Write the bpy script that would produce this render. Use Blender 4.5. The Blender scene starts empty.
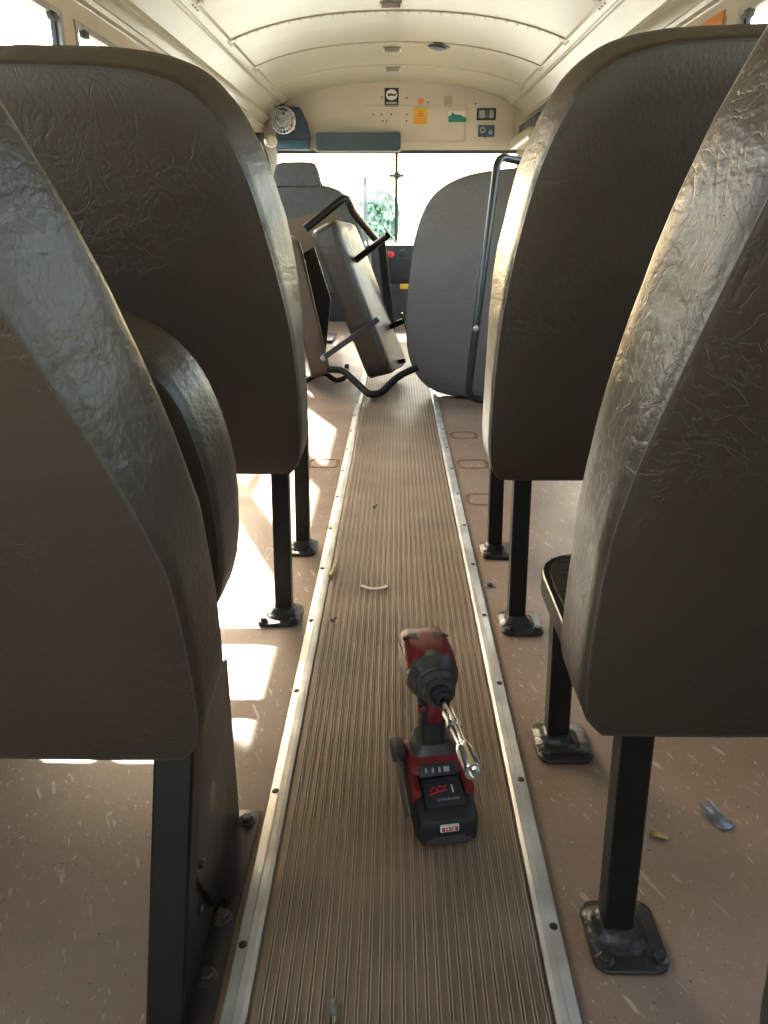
import bpy, bmesh, math, random
from mathutils import Vector, Matrix, Euler, noise
random.seed(7)
S = bpy.context.scene
C = S.collection
PI = math.pi

# ------------------------------------------------------------------ helpers
def V(*a): return Vector(a)

def finish(bm, smooth=40):
    bmesh.ops.recalc_face_normals(bm, faces=bm.faces[:])
    ang = math.radians(smooth)
    for f in bm.faces: f.smooth = True
    for e in bm.edges:
        if len(e.link_faces) == 2:
            e.smooth = e.calc_face_angle(0) < ang
    return bm

def obj(name, bm, mat, parent=None, loc=None, smooth=40):
    if smooth: finish(bm, smooth)
    me = bpy.data.meshes.new(name)
    bm.to_mesh(me); bm.free()
    o = bpy.data.objects.new(name, me)
    for m in (mat if isinstance(mat, (list, tuple)) else [mat]): me.materials.append(m)
    C.objects.link(o)
    if parent is not None: o.parent = parent
    if loc is not None: o.location = loc
    return o

def thing(name, label, cat, loc=(0, 0, 0), rz=0, group=None, rot=None):
    o = bpy.data.objects.new(name, None)
    C.objects.link(o)
    o.empty_display_size = .05
    o.location = loc
    o.rotation_euler = rot if rot else (0, 0, rz)
    o['label'] = label; o['category'] = cat
    if group: o['group'] = group
    return o

def tag(o, label, cat, group=None):
    o['label'] = label; o['category'] = cat
    if group: o['group'] = group
    return o

def struct(name, bm, mat, smooth=40, parent=None):
    o = obj(name, bm, mat, parent, smooth=smooth)
    if parent is None: o['kind'] = 'structure'
    return o

def BM(): return bmesh.new()

def box(bm, lo, hi, bev=0, M=None, seg=2):
    lo, hi = Vector(lo), Vector(hi)
    r = bmesh.ops.create_cube(bm, size=1)
    vs = r['verts']
    for v in vs:
        v.co = Vector([(lo[i] + hi[i]) / 2 + v.co[i] * (hi[i] - lo[i]) for i in range(3)])
    if bev:
        es = list({e for v in vs for e in v.link_edges})
        rr = bmesh.ops.bevel(bm, geom=es, offset=bev, segments=seg, profile=.5, affect='EDGES')
        vs = [v for v in rr['verts']]
        vs = list({v for f in rr['faces'] for v in f.verts} | set(vs))
    if M is not None:
        for v in vs: v.co = M @ v.co
    return vs

def rings(bm, rs, cap0=True, cap1=True, closed=False):
    """loft a list of equal-length rings of points"""
    L = [[bm.verts.new(p) for p in r] for r in rs]
    n = len(L[0])
    pairs = list(zip(L[:-1], L[1:])) + ([(L[-1], L[0])] if closed else [])
    for a, b in pairs:
        for i in range(n):
            j = (i + 1) % n
            try: bm.faces.new((a[i], a[j], b[j], b[i]))
            except ValueError: pass
    if not closed:
        if cap0: bm.faces.new(list(reversed(L[0])))
        if cap1: bm.faces.new(L[-1])
    return L

def catmull(pts, per=8, closed=False):
    pts = [Vector(p) for p in pts]
    n = len(pts); out = []
    rng = range(n if closed else n - 1)
    for i in rng:
        p1, p2 = pts[i], pts[(i + 1) % n]
        p0 = pts[(i - 1) % n] if (closed or i > 0) else p1 * 2 - p2
        p3 = pts[(i + 2) % n] if (closed or i < n - 2) else p2 * 2 - p1
        for k in range(per):
            t = k / per
            out.append(.5 * ((2 * p1) + (-p0 + p2) * t + (2 * p0 - 5 * p1 + 4 * p2 - p3) * t * t + (-p0 + 3 * p1 - 3 * p2 + p3) * t ** 3))
    if not closed: out.append(pts[-1].copy())
    return out

def resample(pts, n, closed=True):
    P = list(pts) + ([pts[0]] if closed else [])
    d = [0]
    for a, b in zip(P[:-1], P[1:]): d.append(d[-1] + (b - a).length)
    T = d[-1]; out = []; j = 0
    m = n if closed else n - 1
    for i in range(n):
        s = T * i / m
        while j < len(d) - 2 and d[j + 1] < s: j += 1
        t = (s - d[j]) / max(d[j + 1] - d[j], 1e-9)
        out.append(P[j].lerp(P[j + 1], min(max(t, 0), 1)))
    return out

def fillet(pts, r, seg=5):
    """round the inner corners of a polyline"""
    pts = [Vector(p) for p in pts]
    out = [pts[0]]
    for a, b, c in zip(pts[:-2], pts[1:-1], pts[2:]):
        u, w = (a - b), (c - b)
        rr = min(r, u.length * .45, w.length * .45)
        p, q = b + u.normalized() * rr, b + w.normalized() * rr
        for k in range(seg + 1):
            t = k / seg
            out.append(p * (1 - t) ** 2 + b * 2 * t * (1 - t) + q * t * t)
    out.append(pts[-1])
    return out

def tube(bm, pts, r, seg=12, closed=False, square=False, up=None, radii=None):
    pts = [Vector(p) for p in pts]
    n = len(pts)
    T = []
    for i in range(n):
        a = pts[(i - 1) % n] if (closed or i > 0) else pts[i]
        b = pts[(i + 1) % n] if (closed or i < n - 1) else pts[i]
        T.append((b - a).normalized())
    up = Vector(up) if up else (V(0, 0, 1) if abs(T[0].z) < .9 else V(0, 1, 0))
    N = (up - T[0] * up.dot(T[0])).normalized()
    if square:
        w, h = (r if isinstance(r, tuple) else (r, r))
        b = min(w, h) * .14
        prof = [(w, h - b), (w - b, h), (-w + b, h), (-w, h - b), (-w, -h + b), (-w + b, -h), (w - b, -h), (w, -h + b)]
    else:
        prof = [(r * math.cos(2 * PI * k / seg), r * math.sin(2 * PI * k / seg)) for k in range(seg)]
    rs = []
    for i in range(n):
        if i > 0:
            q = T[i - 1].rotation_difference(T[i]); N = q @ N
        N = (N - T[i] * N.dot(T[i])).normalized()
        B = T[i].cross(N)
        k = radii[i] if radii else 1
        rs.append([pts[i] + B * x * k + N * y * k for x, y in prof])
    rings(bm, rs, closed=closed)

def lathe(bm, prof, M=None, seg=24):
    """prof: (radius, height) along local z"""
    M = M or Matrix()
    rs = [[M @ V(max(r, 1e-5) * math.cos(2 * PI * k / seg), max(r, 1e-5) * math.sin(2 * PI * k / seg), z) for k in range(seg)] for r, z in prof]
    rings(bm, rs)

def prism(bm, poly, f0, f1, bev=0):
    """poly: 2-D points; f0/f1 map a 2-D point to 3-D at both ends"""
    a = [bm.verts.new(f0(*p)) for p in poly]; b = [bm.verts.new(f1(*p)) for p in poly]
    n = len(poly); fs = []
    for i in range(n): fs.append(bm.faces.new((a[i], a[(i + 1) % n], b[(i + 1) % n], b[i])))
    f0_ = bm.faces.new(list(reversed(a))); f1_ = bm.faces.new(b)
    if bev:
        es = list(set(f0_.edges) | set(f1_.edges))
        bmesh.ops.bevel(bm, geom=es, offset=bev, segments=2, profile=.5, affect='EDGES')

def rrect(w, h, r, seg=4, cx=0, cy=0):
    out = []
    for sx, sy, a0 in ((1, 1, 0), (-1, 1, 90), (-1, -1, 180), (1, -1, 270)):
        for k in range(seg + 1):
            a = math.radians(a0 + 90 * k / seg)
            out.append((cx + sx * (w / 2 - r) + r * math.cos(a), cy + sy * (h / 2 - r) + r * math.sin(a)))
    return out

def hexbolt(bm, c, r=.009, h=.007, axis='Z', washer=True):
    M = Matrix.Translation(c)
    if axis == 'X': M = M @ Matrix.Rotation(PI / 2, 4, 'Y')
    if axis == '-X': M = M @ Matrix.Rotation(-PI / 2, 4, 'Y')
    if axis == '-Y': M = M @ Matrix.Rotation(PI / 2, 4, 'X')
    if washer: lathe(bm, [(r * 1.45, -.001), (r * 1.45, .0015), (r * 1.3, .002)], M, 16)
    lathe(bm, [(r, .001), (r, h), (r * .82, h + .001)], M, 6)

# ------------------------------------------------------------------ materials
def mat(name, col, rough=.5, metal=0, var=0, vscale=8, bump=0, bscale=60, spec=.5, detail=4, rvar=0, coat=0):
    m = bpy.data.materials.new(name); m.use_nodes = True
    nt = m.node_tree; N = nt.nodes; Lk = nt.links
    b = N['Principled BSDF']
    b.inputs['Base Color'].default_value = (*col, 1)
    b.inputs['Roughness'].default_value = rough
    b.inputs['Metallic'].default_value = metal
    b.inputs['Specular IOR Level'].default_value = spec
    if coat: b.inputs['Coat Weight'].default_value = coat
    tc = N.new('ShaderNodeTexCoord')
    if var:
        n = N.new('ShaderNodeTexNoise'); n.inputs['Scale'].default_value = vscale; n.inputs['Detail'].default_value = detail
        Lk.new(tc.outputs['Object'], n.inputs['Vector'])
        mx = N.new('ShaderNodeMix'); mx.data_type = 'RGBA'
        mx.inputs['A'].default_value = (*[c * (1 - var) for c in col], 1)
        mx.inputs['B'].default_value = (*[min(1, c * (1 + var)) for c in col], 1)
        r = N.new('ShaderNodeMapRange'); r.inputs[1].default_value = .3; r.inputs[2].default_value = .7
        Lk.new(n.outputs['Fac'], r.inputs[0]); Lk.new(r.outputs[0], mx.inputs['Factor'])
        Lk.new(mx.outputs['Result'], b.inputs['Base Color'])
        if rvar:
            r2 = N.new('ShaderNodeMapRange'); r2.inputs[1].default_value = .3; r2.inputs[2].default_value = .7
            r2.inputs[3].default_value = rough - rvar; r2.inputs[4].default_value = rough + rvar
            Lk.new(n.outputs['Fac'], r2.inputs[0]); Lk.new(r2.outputs[0], b.inputs['Roughness'])
    if bump:
        n = N.new('ShaderNodeTexNoise'); n.inputs['Scale'].default_value = bscale; n.inputs['Detail'].default_value = 3
        Lk.new(tc.outputs['Object'], n.inputs['Vector'])
        bp = N.new('ShaderNodeBump'); bp.inputs['Strength'].default_value = bump; bp.inputs['Distance'].default_value = .003
        Lk.new(n.outputs['Fac'], bp.inputs['Height']); Lk.new(bp.outputs['Normal'], b.inputs['Normal'])
    return m

def vinyl(name, col, rough=.42, crease=.5, folds=0, spec=.5):
    """upholstery vinyl: crackled creases, fine grain, optional broad folds"""
    m = bpy.data.materials.new(name); m.use_nodes = True
    nt = m.node_tree; N = nt.nodes; L = nt.links
    b = N['Principled BSDF']; b.inputs['Specular IOR Level'].default_value = spec
    tc = N.new('ShaderNodeTexCoord')
    warp = N.new('ShaderNodeTexNoise'); warp.inputs['Scale'].default_value = 5; warp.inputs['Detail'].default_value = 2
    L.new(tc.outputs['Object'], warp.inputs['Vector'])
    va = N.new('ShaderNodeVectorMath'); va.operation = 'MULTIPLY_ADD'
    va.inputs[1].default_value = (.14, .14, .14)
    L.new(warp.outputs['Color'], va.inputs[0]); L.new(tc.outputs['Object'], va.inputs[2])
    # crease network
    def ridge(scale, detail, dist):
        n = N.new('ShaderNodeTexNoise'); n.inputs['Scale'].default_value = scale; n.inputs['Detail'].default_value = detail
        n.inputs['Distortion'].default_value = dist
        L.new(va.outputs[0], n.inputs['Vector'])
        s = N.new('ShaderNodeMath'); s.operation = 'SUBTRACT'; s.inputs[1].default_value = .5
        a = N.new('ShaderNodeMath'); a.operation = 'ABSOLUTE'
        p = N.new('ShaderNodeMapRange'); p.inputs[1].default_value = 0; p.inputs[2].default_value = .035
        L.new(n.outputs['Fac'], s.inputs[0]); L.new(s.outputs[0], a.inputs[0]); L.new(a.outputs[0], p.inputs[0])
        return p.outputs[0]
    r1 = ridge(13, 2, .5); r2 = ridge(48, 4, .4)
    fine = N.new('ShaderNodeTexNoise'); fine.inputs['Scale'].default_value = 130; fine.inputs['Detail'].default_value = 5
    L.new(tc.outputs['Object'], fine.inputs['Vector'])
    mask = N.new('ShaderNodeTexNoise'); mask.inputs['Scale'].default_value = 4; mask.inputs['Detail'].default_value = 2
    L.new(tc.outputs['Object'], mask.inputs['Vector'])
    mr = N.new('ShaderNodeMapRange'); mr.inputs[1].default_value = .3; mr.inputs[2].default_value = .62
    L.new(mask.outputs['Fac'], mr.inputs[0])
    def madd(x, k, y):
        q = N.new('ShaderNodeMath'); q.operation = 'MULTIPLY_ADD'; q.inputs[1].default_value = k
        L.new(x, q.inputs[0])
        if isinstance(y, (int, float)): q.inputs[2].default_value = y
        else: L.new(y, q.inputs[2])
        return q.outputs[0]
    rr = madd(r1, .55, madd(r2, .45, 0.0))
    mm = N.new('ShaderNodeMath'); mm.operation = 'MULTIPLY'; L.new(rr, mm.inputs[0]); L.new(mr.outputs[0], mm.inputs[1])
    h = madd(mm.outputs[0], crease, madd(fine.outputs['Fac'], .16, 0.0))
    if folds:
        f = N.new('ShaderNodeTexNoise'); f.inputs['Scale'].default_value = 13; f.inputs['Detail'].default_value = 3
        f.inputs['Distortion'].default_value = .6
        mp = N.new('ShaderNodeMapping'); mp.inputs['Scale'].default_value = (.7, .8, 2.0); mp.inputs['Rotation'].default_value = (.5, .3, 0)
        L.new(tc.outputs['Object'], mp.inputs['Vector']); L.new(mp.outputs[0], f.inputs['Vector'])
        h = madd(f.outputs['Fac'], folds, h)
    bp = N.new('ShaderNodeBump'); bp.inputs['Strength'].default_value = .8; bp.inputs['Distance'].default_value = .006
    L.new(h, bp.inputs['Height']); L.new(bp.outputs['Normal'], b.inputs['Normal'])
    cm = N.new('ShaderNodeMix'); cm.data_type = 'RGBA'
    cm.inputs['A'].default_value = (*[c * .82 for c in col], 1); cm.inputs['B'].default_value = (*[c * 1.2 for c in col], 1)
    mv = N.new('ShaderNodeTexNoise'); mv.inputs['Scale'].default_value = 7; mv.inputs['Detail'].default_value = 5
    L.new(tc.outputs['Object'], mv.inputs['Vector']); L.new(mv.outputs['Fac'], cm.inputs['Factor'])
    L.new(cm.outputs['Result'], b.inputs['Base Color'])
    rg = N.new('ShaderNodeMapRange'); rg.inputs[3].default_value = rough - .06; rg.inputs[4].default_value = rough + .1
    L.new(mv.outputs['Fac'], rg.inputs[0]); L.new(rg.outputs[0], b.inputs['Roughness'])
    return m

def glass(name, tint=(1, 1, 1)):
    m = bpy.data.materials.new(name); m.use_nodes = True
    nt = m.node_tree; N = nt.nodes; N.clear()
    o = N.new('ShaderNodeOutputMaterial'); mx = N.new('ShaderNodeMixShader')
    t = N.new('ShaderNodeBsdfTransparent'); t.inputs[0].default_value = (*tint, 1)
    g = N.new('ShaderNodeBsdfGlossy'); g.inputs['Roughness'].default_value = .02
    lw = N.new('ShaderNodeLayerWeight'); lw.inputs[0].default_value = .5
    f = N.new('ShaderNodeMath'); f.operation = 'POWER'; f.inputs[1].default_value = 5
    f2 = N.new('ShaderNodeMath'); f2.operation = 'MULTIPLY_ADD'; f2.inputs[1].default_value = .6; f2.inputs[2].default_value = .03
    nt.links.new(lw.outputs['Facing'], f.inputs[0]); nt.links.new(f.outputs[0], f2.inputs[0]); f = f2
    nt.links.new(f.outputs[0], mx.inputs[0]); nt.links.new(t.outputs[0], mx.inputs[1]); nt.links.new(g.outputs[0], mx.inputs[2])
    nt.links.new(mx.outputs[0], o.inputs[0])
    return m

def floor_mat():
    m = bpy.data.materials.new('floor_sheet'); m.use_nodes = True
    nt = m.node_tree; N = nt.nodes; L = nt.links; b = N['Principled BSDF']
    tc = N.new('ShaderNodeTexCoord')
    def nz(scale, detail, src=None, dist=0):
        n = N.new('ShaderNodeTexNoise'); n.inputs['Scale'].default_value = scale; n.inputs['Detail'].default_value = detail
        n.inputs['Distortion'].default_value = dist
        L.new(src or tc.outputs['Object'], n.inputs['Vector']); return n.outputs['Fac']
    def rng(x, a, c, lo=0, hi=1):
        r = N.new('ShaderNodeMapRange'); r.inputs[1].default_value = a; r.inputs[2].default_value = c
        r.inputs[3].default_value = lo; r.inputs[4].default_value = hi; L.new(x, r.inputs[0]); return r.outputs[0]
    def mix(fac, A, B):
        q = N.new('ShaderNodeMix'); q.data_type = 'RGBA'
        L.new(fac, q.inputs['Factor'])
        for s, v in (('A', A), ('B', B)):
            if isinstance(v, tuple): q.inputs[s].default_value = (*v, 1)
            else: L.new(v, q.inputs[s])
        return q.outputs['Result']
    def mul(a, c):
        q = N.new('ShaderNodeMath'); q.operation = 'MULTIPLY'; L.new(a, q.inputs[0]); L.new(c, q.inputs[1]); return q.outputs[0]
    base = mix(rng(nz(3.5, 5), .35, .65), (.262, .172, .116), (.32, .220, .152))
    base = mix(rng(nz(9, 6, None, 1), .55, .75, 0, .5), base, (.20, .155, .12))
    # directional chips and scratches (pale), in two slants
    col = base
    for rot, sc, th, seed in ((-.42, (60, 10, 1), .668, 0), (-.25, (110, 30, 1), .672, 5), (.5, (80, 20, 1), .69, 9), (-.9, (140, 70, 1), .69, 3)):
        mp = N.new('ShaderNodeMapping'); mp.inputs['Rotation'].default_value = (0, 0, rot); mp.inputs['Location'].default_value = (seed, seed, 0)
        L.new(tc.outputs['Object'], mp.inputs['Vector'])
        mp2 = N.new('ShaderNodeMapping'); mp2.inputs['Scale'].default_value = sc
        L.new(mp.outputs[0], mp2.inputs['Vector'])
        f = mul(rng(nz(1.6, 2, mp2.outputs[0]), th, th + .03), rng(nz(2.2, 2), .30, .5))
        col = mix(f, col, (.50, .40, .31))
    col = mix(rng(nz(150, 2), .70, .73, 0, .8), col, (.05, .038, .03))
    L.new(col, b.inputs['Base Color'])
    L.new(rng(nz(5, 4), .3, .7, .34, .5), b.inputs['Roughness'])
    b.inputs['Specular IOR Level'].default_value = .5
    bp = N.new('ShaderNodeBump'); bp.inputs['Strength'].default_value = .25; bp.inputs['Distance'].default_value = .002
    L.new(nz(90, 4), bp.inputs['Height']); L.new(bp.outputs['Normal'], b.inputs['Normal'])
    return m

M = {}
M['vinyl_rear'] = vinyl('vinyl_rear_panel', (.043, .029, .020), .43, .17, .1, .5)
M['vinyl_band'] = vinyl('vinyl_side_band', (.038, .026, .017), .37, .09, .38, .5)
M['vinyl_tan'] = vinyl('vinyl_tan', (.13, .085, .056), .38, .14, .4)
M['vinyl_brown'] = vinyl('vinyl_brown', (.036, .024, .016), .42, .18, .6)
M['vinyl_veiled'] = vinyl('vinyl_veiled', (.11, .098, .096), .45, .4, .7)  # seat vinyl with the pale lens veil lightened into its base colour
M['fabric_grey'] = mat('fabric_grey', (.075, .08, .085), .8, 0, .15, 30, .3, 200)
M['thread'] = mat('thread', (.05, .04, .032), .6)
M['black'] = mat('black_paint', (.007, .0065, .006), .38, 0, .3, 20, .1, 120, spec=.28)
M['black_blue'] = mat('sheen_black_tube', (.03, .034, .04), .28, .3, .3, 15)  # black tube, its blue-grey sheen put into the base colour
M['dark_steel'] = mat('dark_steel_sheet', (.05, .045, .042), .35, .5, .35, 9, .1, 60, rvar=.1)
M['weld'] = mat('tarred_weld', (.022, .018, .015), .38, 0, .4, 40, .7, 90)
M['bolt'] = mat('dull_bolt', (.10, .09, .08), .4, .8, .3, 60)
M['zinc'] = mat('zinc', (.42, .44, .46), .35, .9, .3, 50)
M['brass'] = mat('brass', (.5, .38, .18), .35, .9, .25, 60)
M['alu'] = mat('aluminium_strip', (.74, .71, .65), .42, .6, .22, 14, .1, 80, rvar=.1)
M['hook'] = mat('hook_metal', (.14, .13, .115), .5, .4, .2, 60)
M['chrome'] = mat('chrome', (.75, .75, .72), .2, 1)
M['rubber'] = mat('ribbed_rubber', (.275, .190, .122), .52, 0, .28, 6, .3, 150, detail=8)
def worn_ridges(m, z0, z1, col):
    # the tops of the ribs are scuffed paler
    N = m.node_tree.nodes; L = m.node_tree.links; b = N['Principled BSDF']
    src = b.inputs['Base Color'].links[0].from_socket
    tc = N.new('ShaderNodeTexCoord'); sp = N.new('ShaderNodeSeparateXYZ'); L.new(tc.outputs['Object'], sp.inputs[0])
    r = N.new('ShaderNodeMapRange'); r.inputs[1].default_value = z0; r.inputs[2].default_value = z1; r.inputs[4].default_value = .8; L.new(sp.outputs['Z'], r.inputs[0])
    mx = N.new('ShaderNodeMix'); mx.data_type = 'RGBA'; mx.inputs['B'].default_value = (*col, 1)
    L.new(r.outputs[0], mx.inputs['Factor']); L.new(src, mx.inputs['A']); L.new(mx.outputs['Result'], b.inputs['Base Color'])
worn_ridges(M['rubber'], .0080, .0091, (.50, .39, .29))
M['floor'] = floor_mat()
M['cream'] = mat('cream_paint', (.45, .425, .315), .24, 0, .05, 3, .05, 12)
M['cream2'] = mat('cream_paint_wall', (.55, .50, .40), .4, 0, .08, 4, .05, 30)
M['bulk'] = mat('bulkhead_paint', (.58, .53, .45), .5, 0, .05, 4)
M['frame'] = mat('window_frame_metal', (.36, .36, .35), .4, .5, .15, 20)
M['gasket'] = mat('gasket', (.05, .055, .06), .6)
M['glass'] = glass('window_glass', (.96, .98, .98))
M['tint'] = glass('windshield_glass', (.93, .97, .98))
M['mirror'] = mat('mirror_glass', (.06, .09, .11), .15, .7)
M['navy'] = mat('dark_blue_plastic', (.035, .055, .085), .5, 0, .15, 20)
M['dash'] = mat('dash_plastic', (.035, .037, .042), .55, 0, .2, 10)
M['red'] = mat('red_plastic', (.17, .010, .013), .38, 0, .15, 30)
M['redlens'] = mat('red_lens', (.6, .03, .02), .3)
M['toolblack'] = mat('tool_black', (.014, .014, .015), .45, 0, .25, 40, .25, 350)
M['toolgrey'] = mat('tool_grey', (.045, .043, .042), .45, 0, .2, 40)
M['ruber_grip'] = mat('overmould_grip', (.02, .018, .017), .7, 0, .2, 60, .6, 500)
M['white'] = mat('white_print', (.75, .74, .70), .5)
M['yellow'] = mat('yellow_print', (.75, .48, .04), .5)
M['orange'] = mat('orange_print', (.70, .25, .06), .5)
M['green'] = mat('green_print', (.03, .22, .19), .5)
M['bluep'] = mat('blue_print', (.035, .10, .16), .5)
M['blackp'] = mat('black_print', (.02, .025, .03), .5)
M['redp'] = mat('red_print', (.55, .02, .03), .5)
M['greyp'] = mat('grey_print', (.35, .34, .32), .5)
M['rust'] = mat('rust', (.20, .085, .03), .8, 0, .5, 60, .5, 150)
M['sidelabel'] = mat('side_label_print', (.45, .33, .20), .5)
M['pencil'] = mat('yellow_plastic', (.62, .42, .10), .45)
M['concrete'] = mat('concrete', (.20, .185, .16), .9, 0, .12, .4)
M['leaf'] = mat('leaf', (.26, .38, .28), .7, 0, .4, 3)
M['bark'] = mat('bark', (.10, .08, .06), .9, 0, .3, 8)
M['pole'] = mat('pole_steel', (.10, .11, .12), .6, .3)
M['building'] = mat('far_building', (.6, .58, .54), .8, 0, .1, .5)

# ------------------------------------------------------------------ camera
H = .79
cam = bpy.data.cameras.new('camera'); co = bpy.data.objects.new('camera', cam); C.objects.link(co)
F = 800.0
cam.sensor_fit = 'VERTICAL'; cam.sensor_height = 24; cam.lens = 24 * F / 1024
cam.clip_start = .02; cam.clip_end = 300
pitch = math.atan((512 - 219) / F); yaw = math.atan(12 / F * math.cos(pitch))
co.location = (-.005, 0, H)
co.rotation_euler = Euler((PI / 2 - pitch, 0, yaw), 'XYZ')
S.camera = co

# ------------------------------------------------------------------ the bus shell
Y0, Y1 = -2.8, 7.5          # rear wall, front bulkhead
HW = 1.14                   # half width
FW0 = .160; FW1 = .186      # trim strip inner / outer edge

bm = BM(); box(bm, (-HW - .05, Y0 - .05, -.06), (HW + .03, Y1 + .1, 0)); struct('floor', bm, M['floor'], 0)

# ribbed aisle runner: two fine ridges and a groove every 12.5 mm
bm = BM()
xs = []; p = .0125; n = int(2 * FW0 / p)
x = -n * p / 2 + .004
prof = [(-FW0 + .0036, .004)]
for i in range(n):
    for dx, z in ((.0, .0062), (.0070, .0062), (.0074, .0092), (.0086, .0092), (.0089, .0052), (.0102, .0052), (.0105, .0092), (.0119, .0092), (.0123, .0062)):
        prof.append((x + i * p + dx, z))
prof.append((FW0 + .0044, .004))
ya, yb = Y0 + .02, 6.45
a = [bm.verts.new((x, ya, z)) for x, z in prof]; b = [bm.verts.new((x, yb, z)) for x, z in prof]
a0 = bm.verts.new((FW0 + .0044, ya, .0005)), bm.verts.new((-FW0 + .0036, ya, .0005)); b0 = bm.verts.new((FW0 + .0044, yb, .0005)), bm.verts.new((-FW0 + .0036, yb, .0005))
A = a + list(a0); B_ = b + list(b0)
for i in range(len(A)): bm.faces.new((A[i], A[(i + 1) % len(A)], B_[(i + 1) % len(A)], B_[i]))
bm.faces.new(A); bm.faces.new(list(reversed(B_)))
o = obj('aisle_runner', bm, M['rubber'], smooth=25)
tag(o, 'brown ribbed rubber runner down the aisle floor', 'floor mat')

# aluminium edge strips with screws
for s, side in ((-1, 'left'), (1, 'right')):
    t = thing('edge_strip', f'aluminium edge strip screwed along the {side} edge of the ribbed runner', 'trim strip', (0, 0, 0), 0, None)
    bm = BM()
    ox = .008 if s > 0 else 0
    pr = [(FW0 - .003 + ox, .0094), (FW0 + .002 + ox, .0112), (FW0 + .010 + ox, .0112), (FW0 + .0115 + ox, .0102), (FW0 + .023 + ox, .0086), (FW1 + ox, .0008), (FW0 - .003 + ox, .0008)]
    prism(bm, pr, lambda x, z: V(s * x, ya, z), lambda x, z: V(s * x, yb, z))
    obj('strip', bm, M['alu'], t, smooth=12)
    bm = BM()
    y = -.07 if s > 0 else -.10
    k = 0
    while y < 6.3:
        if y > .3:
            bm = BM()
            lathe(bm, [(.0052, .0085), (.0050, .0108), (.0034, .0118), (.0016, .0118), (.0012, .0106)], Matrix.Translation((s * (FW0 + .016 + ox), y, 0)), 14)
            obj('screw', bm, M['bolt'], t)
        y += .2625; k += 1

# side walls: lower panel, posts and header around the window openings
WZ0, WZ1 = .72, 1.45
PY = [3.16 + .77 * k for k in range(-8, 6)]      # window posts
PY = [y for y in PY if Y0 + .1 < y < Y1 - .1]
PW = .055
for s, side in ((-1, 'left'), (1, 'right')):
    bm = BM()
    xo, xi = s * (HW + .03), s * HW
    lo, hi = min(xo, xi), max(xo, xi)
    box(bm, (lo, Y0, 0), (hi, Y1, WZ0))
    box(bm, (lo, Y0, WZ1), (hi, Y1, 1.56))
    edges = [Y0] + PY + [Y1]
    for y in PY: box(bm, (lo, y - PW, WZ0), (hi, y + PW, WZ1))
    box(bm, (lo, Y0, WZ0), (hi, Y0 + .1, WZ1)); box(bm, (lo, Y1 - .1, WZ0), (hi, Y1, WZ1))
    struct('wall_' + side, bm, M['cream2'], 0)
    # cove between wall header and ceiling rail, with longitudinal mouldings
    pr = [(1.145, 1.50), (1.138, 1.515), (1.118, 1.52), (1.112, 1.535), (1.118, 1.548), (1.100, 1.566), (1.078, 1.578), (1.066, 1.582),
          (1.062, 1.597), (1.068, 1.606), (1.040, 1.636), (1.010, 1.662), (.985, 1.682), (.975, 1.684), (.968, 1.694), (.972, 1.703), (.955, 1.716),
          (.975, 1.74), (1.10, 1.66), (1.19, 1.56), (1.19, 1.50)]
    bm = BM(); prism(bm, pr, lambda x, z: V(s * x, Y0, z), lambda x, z: V(s * x, Y1, z))
    struct('trim_' + ('1' if s < 0 else '2'), bm, M['cream'], 25)

# windows
k = 0
for s in (-1, 1):
    edges = [Y0 + .1 - PW] + PY + [Y1 - .1 + PW]
    for y0, y1 in zip(edges[:-1], edges[1:]):
        k += 1
        a, b = y0 + PW, y1 - PW
        xa = s * (HW + .008)
        def fbox(bm, ya, yb, za, zb, x0, x1):
            q = sorted((s * x0, s * x1)); box(bm, (q[0], ya, za), (q[1], yb, zb), .002)
        bm = BM()
        fr = .024
        fbox(bm, a, a + fr, WZ0, WZ1, HW - .004, HW + .03); fbox(bm, b - fr, b, WZ0, WZ1, HW - .004, HW + .03)
        fbox(bm, a + fr, b - fr, WZ1 - fr, WZ1, HW - .004, HW + .03); fbox(bm, a + fr, b - fr, WZ0, WZ0 + fr, HW - .004, HW + .03)
        w = struct('window_%d' % k, bm, M['frame'], 30)
        bm = BM()
        fbox(bm, a + fr, b - fr, 1.075, 1.105, HW + .006, HW + .035)
        obj('sash_rail', bm, M['frame'], w)
        bm = BM()
        for ya_, yb_ in ((a + fr, a + fr + .014), (b - fr - .014, b - fr)): fbox(bm, ya_, yb_, WZ0 + fr, WZ1 - fr, HW + .012, HW + .03)
        obj('gasket', bm, M['gasket'], w)
        bm = BM(); fbox(bm, a + fr, b - fr, WZ0 + fr, WZ1 - fr, HW + .018, HW + .022)
        obj('glass', bm, M['glass'], w)
        bm = BM()
        yc = (a + b) / 2
        for q in (a + .09, b - .09): fbox(bm, q - .022, q + .022, WZ1 - .045, WZ1 - .02, HW - .012, HW + .01)
        obj('latch', bm, M['gasket'], w)

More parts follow.
